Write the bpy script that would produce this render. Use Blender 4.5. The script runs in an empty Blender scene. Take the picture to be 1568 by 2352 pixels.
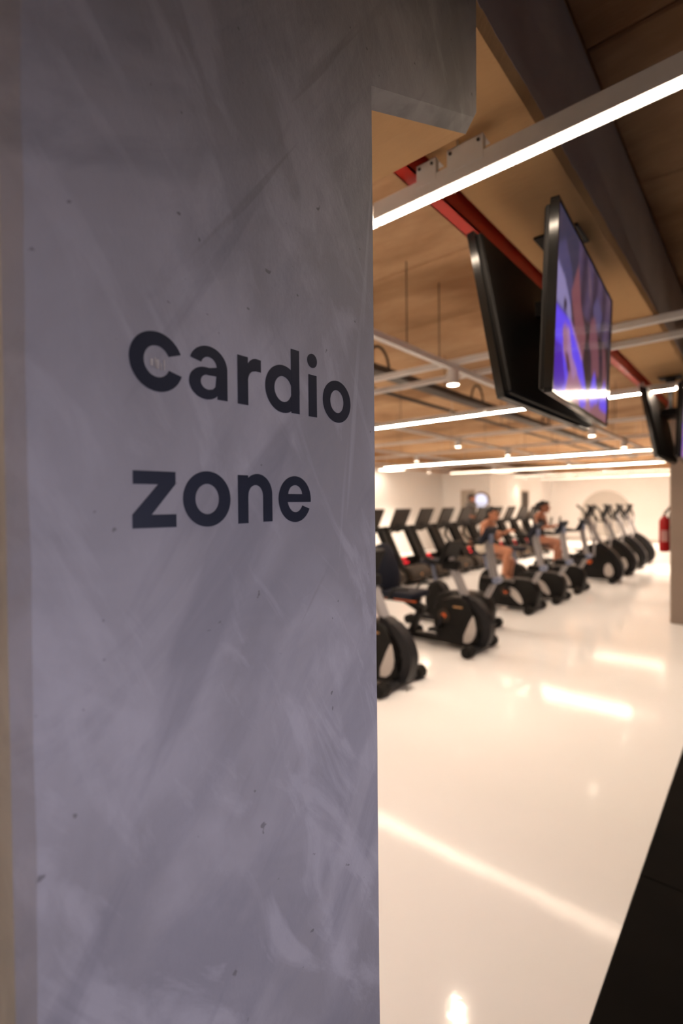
import bpy, bmesh, math, random
from mathutils import Vector, Matrix
random.seed(7)
S = bpy.context.scene
COL = S.collection
PI = math.pi

# ------------------------------------------------------------------ camera
F_PX, EYE = 1150.0, 1.6
yaw, pitch, roll = math.radians(40.38), -math.atan(16.2 / F_PX), math.atan(0.0100)
fw = Vector((math.cos(yaw) * math.cos(pitch), math.sin(yaw) * math.cos(pitch), math.sin(pitch)))
r0 = fw.cross(Vector((0, 0, 1))).normalized()
u0 = r0.cross(fw)
R_ = math.cos(roll) * r0 - math.sin(roll) * u0
U_ = math.cos(roll) * u0 + math.sin(roll) * r0
cam = bpy.data.cameras.new('camera')
cam.sensor_fit = 'HORIZONTAL'
cam.sensor_width = 36.0
cam.lens = F_PX / 1568.0 * 36.0
cam.dof.use_dof = True
cam.dof.focus_distance = 0.78
cam.dof.aperture_fstop = 3.4
cam.clip_start = 0.02
cam_o = bpy.data.objects.new('camera', cam)
COL.objects.link(cam_o)
M = Matrix.Identity(4)
for i in range(3):
    M[i][0], M[i][1], M[i][2] = R_[i], U_[i], -fw[i]
    M[i][3] = (0, 0, EYE)[i]
cam_o.matrix_world = M
S.camera = cam_o

# ------------------------------------------------------------------ world, added cool light, exposure
W = bpy.data.worlds.new('world')
S.world = W
W.use_nodes = True
W.node_tree.nodes['Background'].inputs['Color'].default_value = (0.55, 0.66, 1.0, 1)
W.node_tree.nodes['Background'].inputs['Strength'].default_value = 0.15
S.view_settings.view_transform = 'Standard'
S.view_settings.look = 'None'
S.view_settings.gamma = 1.0
S.view_settings.use_curve_mapping = False
S.view_settings.exposure = 0.82
S.cycles.max_bounces = 8
S.cycles.diffuse_bounces = 5
S.cycles.sample_clamp_indirect = 6.0

COOL_COL, COOL_W = (0.80, 0.76, 1.0), 7.3      # cool area light added behind the camera, its source unseen
LED_COL, LED_STR = (1.0, 0.80, 0.61), 125.0     # warm LED lines
SPOT_STR, SPOT_W = 18.0, 100.0

def area_light(name, loc, rot, sx, sy, power, col):
    l = bpy.data.lights.new(name, 'AREA')
    l.shape = 'RECTANGLE'
    l.size, l.size_y, l.energy, l.color = sx, sy, power, col
    o = bpy.data.objects.new(name, l)
    o.location, o.rotation_euler = loc, rot
    COL.objects.link(o)
    return o
area_light('cool_light_behind_camera', (0.8, -1.95, 1.36), (math.radians(85), 0, 0), 3.0, 0.7, COOL_W, COOL_COL).data.spread = math.radians(55)  # narrow spread and tilt shape the falloff up the pillar

# ------------------------------------------------------------------ node helpers and materials
def new_mat(name):
    m = bpy.data.materials.new(name)
    m.use_nodes = True
    nt = m.node_tree
    return m, nt, nt.nodes['Principled BSDF']

def simple(name, col, rough=0.5, metal=0.0, coat=0.0, var=0.0, scale=8.0, bump=0.0, spec=0.5):
    m, nt, b = new_mat(name)
    b.inputs['Base Color'].default_value = (*col, 1)
    b.inputs['Roughness'].default_value = rough
    b.inputs['Metallic'].default_value = metal
    b.inputs['Coat Weight'].default_value = coat
    b.inputs['Specular IOR Level'].default_value = spec
    if var or bump:
        tc = nt.nodes.new('ShaderNodeTexCoord')
        n = nt.nodes.new('ShaderNodeTexNoise')
        n.inputs['Scale'].default_value = scale
        n.inputs['Detail'].default_value = 5
        nt.links.new(tc.outputs['Object'], n.inputs['Vector'])
        if var:
            r = nt.nodes.new('ShaderNodeValToRGB')
            r.color_ramp.elements[0].position, r.color_ramp.elements[1].position = 0.3, 0.7
            r.color_ramp.elements[0].color = (*[c * (1 - var) for c in col], 1)
            r.color_ramp.elements[1].color = (*[min(1, c * (1 + var)) for c in col], 1)
            nt.links.new(n.outputs['Fac'], r.inputs['Fac'])
            nt.links.new(r.outputs['Color'], b.inputs['Base Color'])
        if bump:
            bp = nt.nodes.new('ShaderNodeBump')
            bp.inputs['Strength'].default_value = bump
            bp.inputs['Distance'].default_value = 0.01
            nt.links.new(n.outputs['Fac'], bp.inputs['Height'])
            nt.links.new(bp.outputs['Normal'], b.inputs['Normal'])
    return m

def emit(name, col, strength):
    m, nt, b = new_mat(name)
    b.inputs['Base Color'].default_value = (*[c * .6 for c in col], 1)
    b.inputs['Emission Color'].default_value = (*col, 1)
    b.inputs['Emission Strength'].default_value = strength
    return m

def noise_layer(nt, coord, scale, detail=6, rough=0.6, stretch=(1, 1, 1), rot=(0, 0, 0), lo=0.4, hi=0.6, distort=0.0):
    mp = nt.nodes.new('ShaderNodeMapping')
    mr0 = nt.nodes.new('ShaderNodeMapping')
    mr0.inputs['Rotation'].default_value = rot
    mp.inputs['Scale'].default_value = stretch
    n = nt.nodes.new('ShaderNodeTexNoise')
    n.inputs['Scale'].default_value, n.inputs['Detail'].default_value = scale, detail
    n.inputs['Roughness'].default_value = rough
    n.inputs['Distortion'].default_value = distort
    mr = nt.nodes.new('ShaderNodeMapRange')
    mr.inputs['From Min'].default_value, mr.inputs['From Max'].default_value = lo, hi
    nt.links.new(coord, mr0.inputs['Vector'])
    nt.links.new(mr0.outputs['Vector'], mp.inputs['Vector'])
    nt.links.new(mp.outputs['Vector'], n.inputs['Vector'])
    nt.links.new(n.outputs['Fac'], mr.inputs['Value'])
    return mr.outputs['Result']

def mix(nt, fac, a, b, kind='MIX'):
    x = nt.nodes.new('ShaderNodeMix')
    x.data_type = 'RGBA'
    x.blend_type = kind
    if isinstance(fac, float): x.inputs[0].default_value = fac
    else: nt.links.new(fac, x.inputs[0])
    for idx, v in ((6, a), (7, b)):
        if isinstance(v, tuple): x.inputs[idx].default_value = (*v, 1)
        else: nt.links.new(v, x.inputs[idx])
    return x.outputs[2]

def scaled(nt, val, k):
    m = nt.nodes.new('ShaderNodeMath')
    m.operation = 'MULTIPLY'
    m.inputs[1].default_value = k
    nt.links.new(val, m.inputs[0])
    return m.outputs[0]

def plaster_mat():
    """grey trowelled microcement of the pillar: blotches, trowel sweeps, scratches, pits"""
    m, nt, b = new_mat('trowelled_cement')
    co = nt.nodes.new('ShaderNodeTexCoord').outputs['Object']
    blot = noise_layer(nt, co, 3.4, 5, 0.55, (1, 1, 0.8), lo=0.38, hi=0.64, distort=0.9)
    sweep = noise_layer(nt, co, 7.0, 6, 0.6, (1.0, 1.0, 0.42), (0, -0.75, 0), lo=0.47, hi=0.64, distort=1.0)
    sweep2 = noise_layer(nt, co, 9.0, 6, 0.6, (1.4, 1.0, 0.45), (0, 0.5, 0), lo=0.52, hi=0.63, distort=1.0)
    fine = noise_layer(nt, co, 60.0, 8, 0.7, (1, 1, 0.6), lo=0.3, hi=0.7)
    scr = noise_layer(nt, co, 26.0, 3, 0.5, (1.0, 1.0, 0.05), (0, -0.65, 0), lo=0.69, hi=0.73)
    scr2 = noise_layer(nt, co, 24.0, 3, 0.5, (1.0, 1.0, 0.04), (0, -0.12, 0), lo=0.70, hi=0.75)
    edge = noise_layer(nt, co, 11.0, 4, 0.5, (1.0, 1.0, 0.16), (0, -0.6, 0), lo=0.60, hi=0.66, distort=0.4)
    pits = noise_layer(nt, co, 55.0, 2, 0.5, lo=0.745, hi=0.77)
    c = mix(nt, blot, (0.240, 0.224, 0.218), (0.345, 0.326, 0.322))
    c = mix(nt, scaled(nt, sweep, 0.7), c, (0.205, 0.195, 0.200))
    c = mix(nt, scaled(nt, sweep2, 0.5), c, (0.385, 0.365, 0.36))
    c = mix(nt, scaled(nt, fine, 0.16), c, (0.25, 0.235, 0.23))
    c = mix(nt, scaled(nt, edge, 0.5), c, (0.19, 0.18, 0.185))
    c = mix(nt, scaled(nt, scr, 0.45), c, (0.17, 0.155, 0.15))
    c = mix(nt, scaled(nt, scr2, 0.35), c, (0.40, 0.38, 0.37))
    c = mix(nt, scaled(nt, pits, 0.7), c, (0.10, 0.09, 0.085))
    nt.links.new(c, b.inputs['Base Color'])
    b.inputs['Roughness'].default_value = 0.62
    b.inputs['Specular IOR Level'].default_value = 0.3
    h = mix(nt, 0.5, sweep, fine)
    bp = nt.nodes.new('ShaderNodeBump')
    bp.inputs['Strength'].default_value, bp.inputs['Distance'].default_value = 0.28, 0.003
    nt.links.new(h, bp.inputs['Height'])
    nt.links.new(bp.outputs['Normal'], b.inputs['Normal'])
    return m

def concrete_mat(name, dark, mid, light, streak=(1.3, 0.5, 1)):
    """board-marked precast concrete with damp stains along Y"""
    m, nt, b = new_mat(name)
    co = nt.nodes.new('ShaderNodeNewGeometry').outputs['Position']
    a = noise_layer(nt, co, 1.1, 6, 0.6, streak, lo=0.38, hi=0.66, distort=0.2)
    st = noise_layer(nt, co, 0.8, 4, 0.55, streak, lo=0.50, hi=0.66, distort=0.25)
    f = noise_layer(nt, co, 16, 6, 0.7, (2.5, 0.6, 1), lo=0.3, hi=0.7)
    c = mix(nt, a, mid, light)
    c = mix(nt, scaled(nt, st, 0.8), c, dark)
    c = mix(nt, scaled(nt, f, 0.25), c, dark)
    nt.links.new(c, b.inputs['Base Color'])
    b.inputs['Roughness'].default_value = 0.85
    b.inputs['Specular IOR Level'].default_value = 0.2
    bp = nt.nodes.new('ShaderNodeBump')
    bp.inputs['Strength'].default_value, bp.inputs['Distance'].default_value = 0.3, 0.01
    nt.links.new(f, bp.inputs['Height'])
    nt.links.new(bp.outputs['Normal'], b.inputs['Normal'])
    return m

def floor_mat():
    m, nt, b = new_mat('white_resin')
    co = nt.nodes.new('ShaderNodeTexCoord').outputs['Object']
    a = noise_layer(nt, co, 0.5, 4, 0.5, lo=0.3, hi=0.7)
    nt.links.new(mix(nt, a, (0.765, 0.765, 0.78), (0.795, 0.795, 0.81)), b.inputs['Base Color'])
    w = noise_layer(nt, co, 4.0, 3, 0.5, lo=0.2, hi=0.8)
    s = noise_layer(nt, co, 45.0, 3, 0.6, lo=0.2, hi=0.8)
    hh = mix(nt, 0.25, w, s)
    bp = nt.nodes.new('ShaderNodeBump')
    bp.inputs['Strength'].default_value, bp.inputs['Distance'].default_value = 0.10, 0.004
    nt.links.new(hh, bp.inputs['Height'])
    nt.links.new(bp.outputs['Normal'], b.inputs['Normal'])
    b.inputs['Roughness'].default_value = 0.085
    b.inputs['Specular IOR Level'].default_value = 0.15
    b.inputs['IOR'].default_value = 1.45
    return m

MT = dict(
    plaster=plaster_mat(),
    ceil=concrete_mat('ceiling_concrete', (0.22, 0.105, 0.040), (0.50, 0.305, 0.165), (0.64, 0.43, 0.255)),
    beam=concrete_mat('warm_lit_concrete', (0.52, 0.31, 0.15), (0.62, 0.385, 0.19), (0.66, 0.42, 0.21), (0.4, 1.2, 1)),  # orange tint puts warm bounced light into the undersides
    floor=floor_mat(),
    wall=simple('white_wall_paint', (0.86, 0.86, 0.86), 0.6, var=0.02, scale=1.0),
    tile=simple('black_stone_tile', (0.0035, 0.0028, 0.0024), 0.7, var=0.25, scale=5.0, spec=0.04),
    vinyl=simple('sky_tinted_vinyl', (0.0105, 0.0125, 0.022), 0.42, var=0.15, scale=30.0, spec=0.22),  # navy puts the letters' bluish sky reflection into the colour
    white=simple('white_powder_coat', (0.74, 0.73, 0.72), 0.45, var=0.03, scale=20),
    steel=simple('zinc_steel', (0.55, 0.55, 0.54), 0.35, 0.8),
    dsteel=simple('dark_steel', (0.07, 0.06, 0.055), 0.5, 0.4),
    red=simple('red_paint', (0.62, 0.020, 0.010), 0.4),
    blackp=simple('black_plastic', (0.0075, 0.0065, 0.0062), 0.5, var=0.2, scale=20, spec=0.2),
    blackg=simple('gloss_black_plastic', (0.008, 0.008, 0.008), 0.16),
    char=simple('charcoal_plastic', (0.014, 0.0135, 0.016), 0.5, spec=0.25),
    brownp=simple('dark_brown_plastic', (0.034, 0.025, 0.019), 0.55, spec=0.25),
    rubber=simple('black_rubber', (0.011, 0.010, 0.0095), 0.75, spec=0.2),
    navy=simple('navy_upholstery', (0.010, 0.013, 0.025), 0.6, spec=0.25),
    silver=simple('silver_grey_paint', (0.34, 0.33, 0.345), 0.4, 0.15),
    blue=simple('blue_grey_plastic', (0.20, 0.24, 0.36), 0.4),
    stripe=simple('pale_grey_panel', (0.50, 0.46, 0.44), 0.45),
    orange=simple('orange_plastic', (0.80, 0.14, 0.03), 0.4),
    gold=simple('bronze_badge', (0.45, 0.24, 0.10), 0.4),
    chrome=simple('chrome', (0.7, 0.7, 0.7), 0.15, 1.0),
    redlamp=emit('red_indicator', (1.0, 0.025, 0.04), 0.62),
    led=emit('warm_led', LED_COL, LED_STR),
    spot=emit('spot_lens', LED_COL, SPOT_STR),
    extred=simple('extinguisher_red', (0.30, 0.003, 0.005), 0.35, spec=0.3),
    coat=simple('cool_lit_cement_coat', (0.52, 0.48, 0.47), 0.8, var=0.10, scale=3.0, spec=0.2),  # lighter grey stands in for cool light on the beam face
    pillar2=simple('brown_grey_cement', (0.27, 0.205, 0.17), 0.7, var=0.08, scale=2.0, bump=0.1),
    tape=simple('torn_tape', (0.42, 0.37, 0.31), 0.7, var=0.2, scale=80),
    paper=simple('paper_label', (0.40, 0.20, 0.19), 0.6),
    dark=simple('dark_door', (0.018, 0.014, 0.012), 0.5),
    doorw=simple('taupe_door', (0.42, 0.37, 0.32), 0.5),
    ghost=simple('grey_wall_print', (0.55, 0.53, 0.50), 0.6),
    rim=simple('brown_rim', (0.20, 0.10, 0.07), 0.45),
    glow=emit('lit_sign_face', (0.72, 0.78, 1.0), 0.5),
    skin=simple('skin', (0.48, 0.205, 0.118), 0.5, var=0.06, scale=12),
    skin2=simple('tanned_skin', (0.42, 0.175, 0.105), 0.5, var=0.06, scale=12),
    hair=simple('dark_hair', (0.010, 0.007, 0.006), 0.45, bump=0.4, scale=60),
    blackc=simple('black_cloth', (0.018, 0.018, 0.022), 0.85, var=0.2, scale=30),
    whitec=simple('white_cloth', (0.62, 0.56, 0.48), 0.85, var=0.05, scale=30),
    greyc=simple('grey_cloth', (0.16, 0.15, 0.145), 0.85, var=0.1, scale=30),
    eye=simple('eye', (0.03, 0.02, 0.015), 0.2),
    lip=simple('lips', (0.38, 0.10, 0.08), 0.4),
    yellowc=simple('pale_yellow_cloth', (0.65, 0.55, 0.28), 0.8),
)

# ------------------------------------------------------------------ object helpers
def link(name, me, parent=None, mats=None):
    o = bpy.data.objects.new(name, me)
    COL.objects.link(o)
    if parent is not None: o.parent = parent
    return o

def tag(o, label=None, cat=None, group=None, kind=None):
    if label: o['label'] = label
    if cat: o['category'] = cat
    if group: o['group'] = group
    if kind: o['kind'] = kind
    return o

def empty(name, loc, label, cat, group=None, rz=0.0, kind=None):
    o = bpy.data.objects.new(name, None)
    o.empty_display_size = 0.1
    o.location, o.rotation_euler = loc, (0, 0, rz)
    COL.objects.link(o)
    return tag(o, label, cat, group, kind)

def dup(root, loc, label, group=None, name=None):
    r = root.copy()
    COL.objects.link(r)
    r.location = loc
    r['label'] = label
    if group: r['group'] = group
    for ch in list(root.children):
        c = ch.copy(); COL.objects.link(c); c.parent = r
        for g in ch.children:
            d = g.copy(); COL.objects.link(d); d.parent = c
    return r

class MB:
    """collects shapes into one bmesh"""
    def __init__(s): s.bm = bmesh.new()
    def box(s, x0, x1, y0, y1, z0, z1, bev=0.0, seg=2):
        r = bmesh.ops.create_cube(s.bm, size=1.0)
        vs = r['verts']
        for v in vs:
            v.co = Vector(((x0 + x1) / 2 + v.co.x * (x1 - x0), (y0 + y1) / 2 + v.co.y * (y1 - y0), (z0 + z1) / 2 + v.co.z * (z1 - z0)))
        if bev > 0:
            es = list({e for v in vs for e in v.link_edges})
            bmesh.ops.bevel(s.bm, geom=es, offset=bev, segments=seg, profile=0.5, affect='EDGES')
        return s
    def obox(s, a, b, w, h, side=(1, 0, 0), bev=0.0):
        """box along a->b, w along 'side', h along the third axis"""
        a, b = Vector(a), Vector(b)
        d = (b - a); L = d.length; d.normalize()
        sd = Vector(side); sd = (sd - d * sd.dot(d)).normalized()
        t = d.cross(sd)
        r = bmesh.ops.create_cube(s.bm, size=1.0)
        mid = (a + b) / 2
        for v in r['verts']:
            c = v.co.copy()
            v.co = mid + d * (c.x * L) + sd * (c.y * w) + t * (c.z * h)
        if bev > 0:
            es = list({e for v in r['verts'] for e in v.link_edges})
            bmesh.ops.bevel(s.bm, geom=es, offset=bev, segments=2, profile=0.5, affect='EDGES')
        return s
    def tube(s, pts, rad, n=10, cap=True):
        pts = [Vector(p) for p in pts]
        if not isinstance(rad, (list, tuple)): rad = [rad] * len(pts)
        rings = []
        up = None
        for i, p in enumerate(pts):
            d = (pts[min(i + 1, len(pts) - 1)] - pts[max(i - 1, 0)]).normalized()
            if up is None:
                up = Vector((0, 0, 1)) if abs(d.z) < 0.9 else Vector((1, 0, 0))
            x = (up - d * up.dot(d)).normalized(); up = x
            y = d.cross(x)
            rings.append([s.bm.verts.new(p + (x * math.cos(2 * PI * k / n) + y * math.sin(2 * PI * k / n)) * rad[i]) for k in range(n)])
        for a, b in zip(rings, rings[1:]):
            for k in range(n):
                s.bm.faces.new((a[k], a[(k + 1) % n], b[(k + 1) % n], b[k]))
        if cap:
            s.bm.faces.new(rings[0][::-1]); s.bm.faces.new(rings[-1])
        return s
    def lathe(s, prof, c, axis='z', n=20):
        """prof: list of (radius, height) ; closed at both ends"""
        rings = []
        for r, h in prof:
            ring = []
            for k in range(n):
                a = 2 * PI * k / n
                u, v = r * math.cos(a), r * math.sin(a)
                p = {'z': (u, v, h), 'x': (h, u, v), 'y': (u, h, v)}[axis]
                ring.append(s.bm.verts.new(Vector(c) + Vector(p)))
            rings.append(ring)
        for a, b in zip(rings, rings[1:]):
            for k in range(n):
                s.bm.faces.new((a[k], a[(k + 1) % n], b[(k + 1) % n], b[k]))
        s.bm.faces.new(rings[0][::-1]); s.bm.faces.new(rings[-1])
        return s
    def prism(s, poly, lo, hi, axis='x', bev=0.0, seg=2):
        """poly in the two other axes (x: (y,z); y: (x,z); z: (x,y)) extruded lo..hi"""
        def P(p, h):
            return {'x': (h, p[0], p[1]), 'y': (p[0], h, p[1]), 'z': (p[0], p[1], h)}[axis]
        a = [s.bm.verts.new(P(p, lo)) for p in poly]
        b = [s.bm.verts.new(P(p, hi)) for p in poly]
        fs = [s.bm.faces.new(a[::-1]), s.bm.faces.new(b)]
        n = len(poly)
        for k in range(n):
            fs.append(s.bm.faces.new((a[k], a[(k + 1) % n], b[(k + 1) % n], b[k])))
        if bev > 0:
            es = list(set(fs[0].edges) | set(fs[1].edges))
            bmesh.ops.bevel(s.bm, geom=es, offset=bev, segments=seg, profile=0.5, affect='EDGES')
        return s
    def ball(s, c, r, scale=(1, 1, 1), n=14):
        q = bmesh.ops.create_uvsphere(s.bm, u_segments=n, v_segments=max(6, n * 2 // 3), radius=r)
        for v in q['verts']:
            v.co = Vector(c) + Vector((v.co.x * scale[0], v.co.y * scale[1], v.co.z * scale[2]))
        return s
    def build(s, name, mat, parent=None, smooth=False, loc=None):
        bmesh.ops.recalc_face_normals(s.bm, faces=s.bm.faces[:])
        me = bpy.data.meshes.new(name)
        s.bm.to_mesh(me); s.bm.free()
        me.materials.append(MT[mat] if isinstance(mat, str) else mat)
        if smooth:
            for p in me.polygons: p.use_smooth = True
            try: me.set_sharp_from_angle(angle=math.radians(40))
            except Exception: pass
        o = link(name, me, parent)
        if loc: o.location = loc
        return o

def arc(cx, cy, rx, ry, a0, a1, n=24):
    return [(cx + rx * math.cos(math.radians(a0 + (a1 - a0) * k / n)), cy + ry * math.sin(math.radians(a0 + (a1 - a0) * k / n))) for k in range(n + 1)]

def smooth_poly(pts, it=2):
    """Chaikin rounding of a closed polygon"""
    for _ in range(it):
        q = []
        for a, b in zip(pts, pts[1:] + pts[:1]):
            q += [(a[0] * .75 + b[0] * .25, a[1] * .75 + b[1] * .25), (a[0] * .25 + b[0] * .75, a[1] * .25 + b[1] * .75)]
        pts = q
    return pts

def band(pts, th, n=4):
    """closed (y,z) outline of a smooth strip of thickness th along an open polyline"""
    P = [Vector((p[0], p[1])) for p in pts]
    Q = []
    for i in range(len(P) - 1):
        a, b, c, d = P[max(i - 1, 0)], P[i], P[i + 1], P[min(i + 2, len(P) - 1)]
        for k in range(n):
            t = k / n
            Q.append(.5 * ((2 * b) + (c - a) * t + (2 * a - 5 * b + 4 * c - d) * t * t + (3 * b - a - 3 * c + d) * t ** 3))
    Q.append(P[-1])
    L, R = [], []
    for i, q in enumerate(Q):
        d = (Q[min(i + 1, len(Q) - 1)] - Q[max(i - 1, 0)]).normalized()
        nn = Vector((-d.y, d.x)) * th / 2
        L.append(tuple(q + nn)); R.append(tuple(q - nn))
    return L + R[::-1]

# ------------------------------------------------------------------ the setting
Z_CEIL, Z_SOF, Y_EDGE = 3.275, 2.75, 0.415
X0, X1, YB, YF = -6.0, 23.5, 9.4, -1.8

fl = MB().box(X0, X1 + .2, Y_EDGE, YB + .2, -0.12, 0.0).build('floor', 'floor')
tag(fl, 'glossy white resin floor of the gym hall', kind='structure')
fl2 = MB().box(X0, X1 + .2, YF - .2, Y_EDGE, -0.14, -0.012).build('floor', 'rubber')
tag(fl2, 'dark lobby floor in front of the white hall floor', kind='structure')
tile0 = None
for ix in range(10):
    for iy in range(2):
        xa = 2.444 - 1.5 * 4 + 1.5 * ix
        ya = Y_EDGE - 0.002 - 1.5 * (iy + 1)
        if tile0 is None:
            tile0 = MB().box(0.002, 1.498, 0.002, 1.498, -0.011, -0.0005, 0.002, 1).build('tile', 'tile', fl2)
            t = tile0
        else:
            t = tile0.copy(); COL.objects.link(t)
        t.location = (xa, ya, 0)

def wall(name, x0, x1, y0, y1, z0, z1, mat='wall', label=None):
    return tag(MB().box(x0, x1, y0, y1, z0, z1).build(name, mat), label, kind='structure')
wall('wall_right', X1, X1 + .2, YF, YB, 0, Z_CEIL, label='white end wall of the gym hall')
wall('wall_back', X0, X1 + .2, YB, YB + .2, 0, Z_CEIL, label='white long wall behind the treadmills')
wall('wall_left', X0 - .2, X0, YF, YB, 0, Z_CEIL)
# unseen wall; its window is made up to frame the added cool light
wf = MB()
wf.box(X0, X1, YF - .2, YF, 0, 0.45).box(X0, X1, YF - .2, YF, 1.65, Z_CEIL).box(X0, -0.8, YF - .2, YF, 0.45, 1.65).box(2.4, X1, YF - .2, YF, 0.45, 1.65)
tag(wf.build('wall_front', 'dark'), kind='structure')
wn = MB()
for x in (-0.8, 0.27, 1.33, 2.36): wn.box(x, x + .04, YF - .14, YF - .06, 0.45, 1.65)
wn.box(-0.8, 2.4, YF - .14, YF - .06, 0.45, .49).box(-0.8, 2.4, YF - .14, YF - .06, 1.61, 1.65)
tag(wn.build('made_up_window_frame', 'dsteel'), kind='structure')
# unpainted concrete ring beam over the white walls
rb = MB()
rb.box(X1 - .06, X1 - .001, YF, YB - .001, 2.78, Z_CEIL - .001).box(X0, X1 - .06, YB - .06, YB - .001, 2.78, Z_CEIL - .001)
tag(rb.build('trim_1', 'ceil'), 'raw concrete band above the white walls', kind='structure')
# projecting white block on the end wall
pb = MB().box(17.0, X1 - .001, 7.5, YB - .001, 0.0, 2.76)
tag(pb.build('wall_inner', 'wall'), 'white boxed-out wall block with a door, near the hall corner', kind='structure')
bs = MB().box(X1 - .015, X1 - .001, Y_EDGE, 7.49, 0.0, .06)
tag(bs.build('baseboard_right', 'stripe'), kind='structure')

ce = MB().box(X0, X1 + .2, YF - .2, YB + .2, Z_CEIL + .04, Z_CEIL + .2).build('ceiling', 'ceil')
tag(ce, 'raw brown concrete slab ceiling', kind='structure')
PW = 1.02
panels = {}
for ix in range(-7, 21):
    xa = 2.04 + PW * ix
    for (ya, yb) in ((YF, 0.517), (0.886, YB)):
        if (ya, yb) not in panels:
            p = MB().box(0.005, PW - 0.005, ya, yb, Z_CEIL, Z_CEIL + .05, 0.008, 1).build('ceiling_panel', 'ceil', ce)
            panels[(ya, yb)] = p
        else:
            p = panels[(ya, yb)].copy(); COL.objects.link(p)
        p.location = (xa, 0, 0)

# long precast beam on the pillar line, bottom edges chamfered
prof = [(.519, Z_CEIL + .045), (.519, Z_SOF + .026), (.537, Z_SOF), (.862, Z_SOF), (.885, Z_SOF + .03), (.885, Z_CEIL + .045)]
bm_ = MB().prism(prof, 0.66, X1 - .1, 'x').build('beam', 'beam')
tag(bm_, 'long precast concrete beam with a cool-lit grey cement face, over the televisions', 'beam', kind='structure')
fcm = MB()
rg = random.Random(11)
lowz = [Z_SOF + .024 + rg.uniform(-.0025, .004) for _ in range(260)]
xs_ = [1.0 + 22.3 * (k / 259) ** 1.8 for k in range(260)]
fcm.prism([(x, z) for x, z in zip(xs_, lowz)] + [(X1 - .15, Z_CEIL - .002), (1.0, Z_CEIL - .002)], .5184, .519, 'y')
fcm.build('cool_lit_coat', 'coat', bm_)  # ragged-edged sheet carrying the cool-lit grey

# ------------------------------------------------------------------ the pillar with the lettering
def make_pillar():
    root = empty('column', (0, 0, 0), 'grey trowelled cement pillar lettered cardio zone, filling the left of the view', 'pillar', kind='structure')
    m = MB(); bm = m.bm
    xl, xr, yf, yb, c = 0.153, 0.650, 0.480, 0.975, 0.0135
    n = 110
    rows = []
    rng = random.Random(3)
    def wob(z, s, amp):
        return amp * (math.sin(z * 9.1 + s) * .5 + math.sin(z * 23.7 + 2 * s) * .3 + math.sin(z * 57 + s) * .2 + rng.uniform(-.35, .35))
    for i in range(n + 1):
        z = Z_CEIL * i / n
        a = wob(z, 1.3, .0012); b = wob(z, 4.1, .0011); r = wob(z, 2.2, .0004)
        rows.append([bm.verts.new(p) for p in ((xl - c + b * .4, yb, z), (xl - c + b * .4, yf + c + b, z), (xl + a, yf, z), (xr - .002 + r, yf, z), (xr, yf + .002, z), (xr, yb, z))])
    for A, B in zip(rows, rows[1:]):
        for k in range(6):
            bm.faces.new((A[k], A[(k + 1) % 6], B[(k + 1) % 6], B[k]))
    bm.faces.new(rows[0][::-1]); bm.faces.new(rows[-1])
    m.build('shaft', 'plaster', root)
    # corbel: underside rises towards its end, lower front edge chamfered
    k = MB(); bm = k.bm
    full = [(.640, 2.239), (1.020, 2.405), (1.032, 2.425), (1.032, Z_SOF), (.640, Z_SOF)]
    front = [(.640, 2.262), (1.016, 2.428), (1.028, 2.446), (1.030, Z_SOF), (.640, Z_SOF)]
    y1, y2, y3 = .4805, .502, .975
    A = [bm.verts.new((x, y1, z)) for x, z in front]
    B = [bm.verts.new((x, y2, z)) for x, z in full]
    C_ = [bm.verts.new((x, y3, z)) for x, z in full]
    for P, Q in ((A, B), (B, C_)):
        for i in range(5):
            bm.faces.new((P[i], P[(i + 1) % 5], Q[(i + 1) % 5], Q[i]))
    bm.faces.new(A[::-1]); bm.faces.new(C_)
    bm.normal_update()
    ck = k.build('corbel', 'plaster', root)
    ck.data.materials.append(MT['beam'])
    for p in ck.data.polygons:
        if p.normal.z < -.6 and p.center.y > .51: p.material_index = 1  # same cement, tinted warm below for light bounced off the floor
    # small bits of peeled sticker tape inside the letter c
    tp = MB()
    for (x0, x1, z0, z1) in ((.2655, .2685, 1.7445, 1.7515), (.2700, .2712, 1.7435, 1.7535), (.2718, .2752, 1.7425, 1.7520), (.2768, .2780, 1.7415, 1.7490), (.2800, .2816, 1.7420, 1.7530)):
        tp.box(x0, x1, .4794, .4800, z0, z1)
    tag(tp.build('tape_residue', 'tape', root), 'pale torn tape scraps inside the letter c')
    return root
pillar = make_pillar()

def glyph(polys):
    """polys: list of (outer, [holes]) in millimetres on the pillar face -> one flat vinyl mesh"""
    cu_objs = []
    me_all = bmesh.new()
    for gi, (outer, holes) in enumerate(polys):
        cu = bpy.data.curves.new('glyph', 'CURVE')
        cu.dimensions = '2D'; cu.fill_mode = 'BOTH'; cu.extrude = 0.0002
        for ring in [outer] + holes:
            sp = cu.splines.new('POLY')
            sp.points.add(len(ring) - 1)
            for p, q in zip(sp.points, ring): p.co = (q[0] / 1000, q[1] / 1000, 0, 1)
            sp.use_cyclic_u = True
        o = bpy.data.objects.new('glyph', cu)
        COL.objects.link(o)
        dg = bpy.context.evaluated_depsgraph_get()
        me = bpy.data.meshes.new_from_object(o.evaluated_get(dg))
        for vv in me.vertices: vv.co.z += gi * 0.00006
        me_all.from_mesh(me)
        bpy.data.objects.remove(o); bpy.data.curves.remove(cu); bpy.data.meshes.remove(me)
    for v in me_all.verts:
        v.co = Vector((v.co.x, 0.4795 - v.co.z, v.co.y))
    bmesh.ops.recalc_face_normals(me_all, faces=me_all.faces[:])
    me = bpy.data.meshes.new('letter')
    me_all.to_mesh(me); me_all.free()
    me.materials.append(MT['vinyl'])
    return link('letter', me, pillar)

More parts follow.
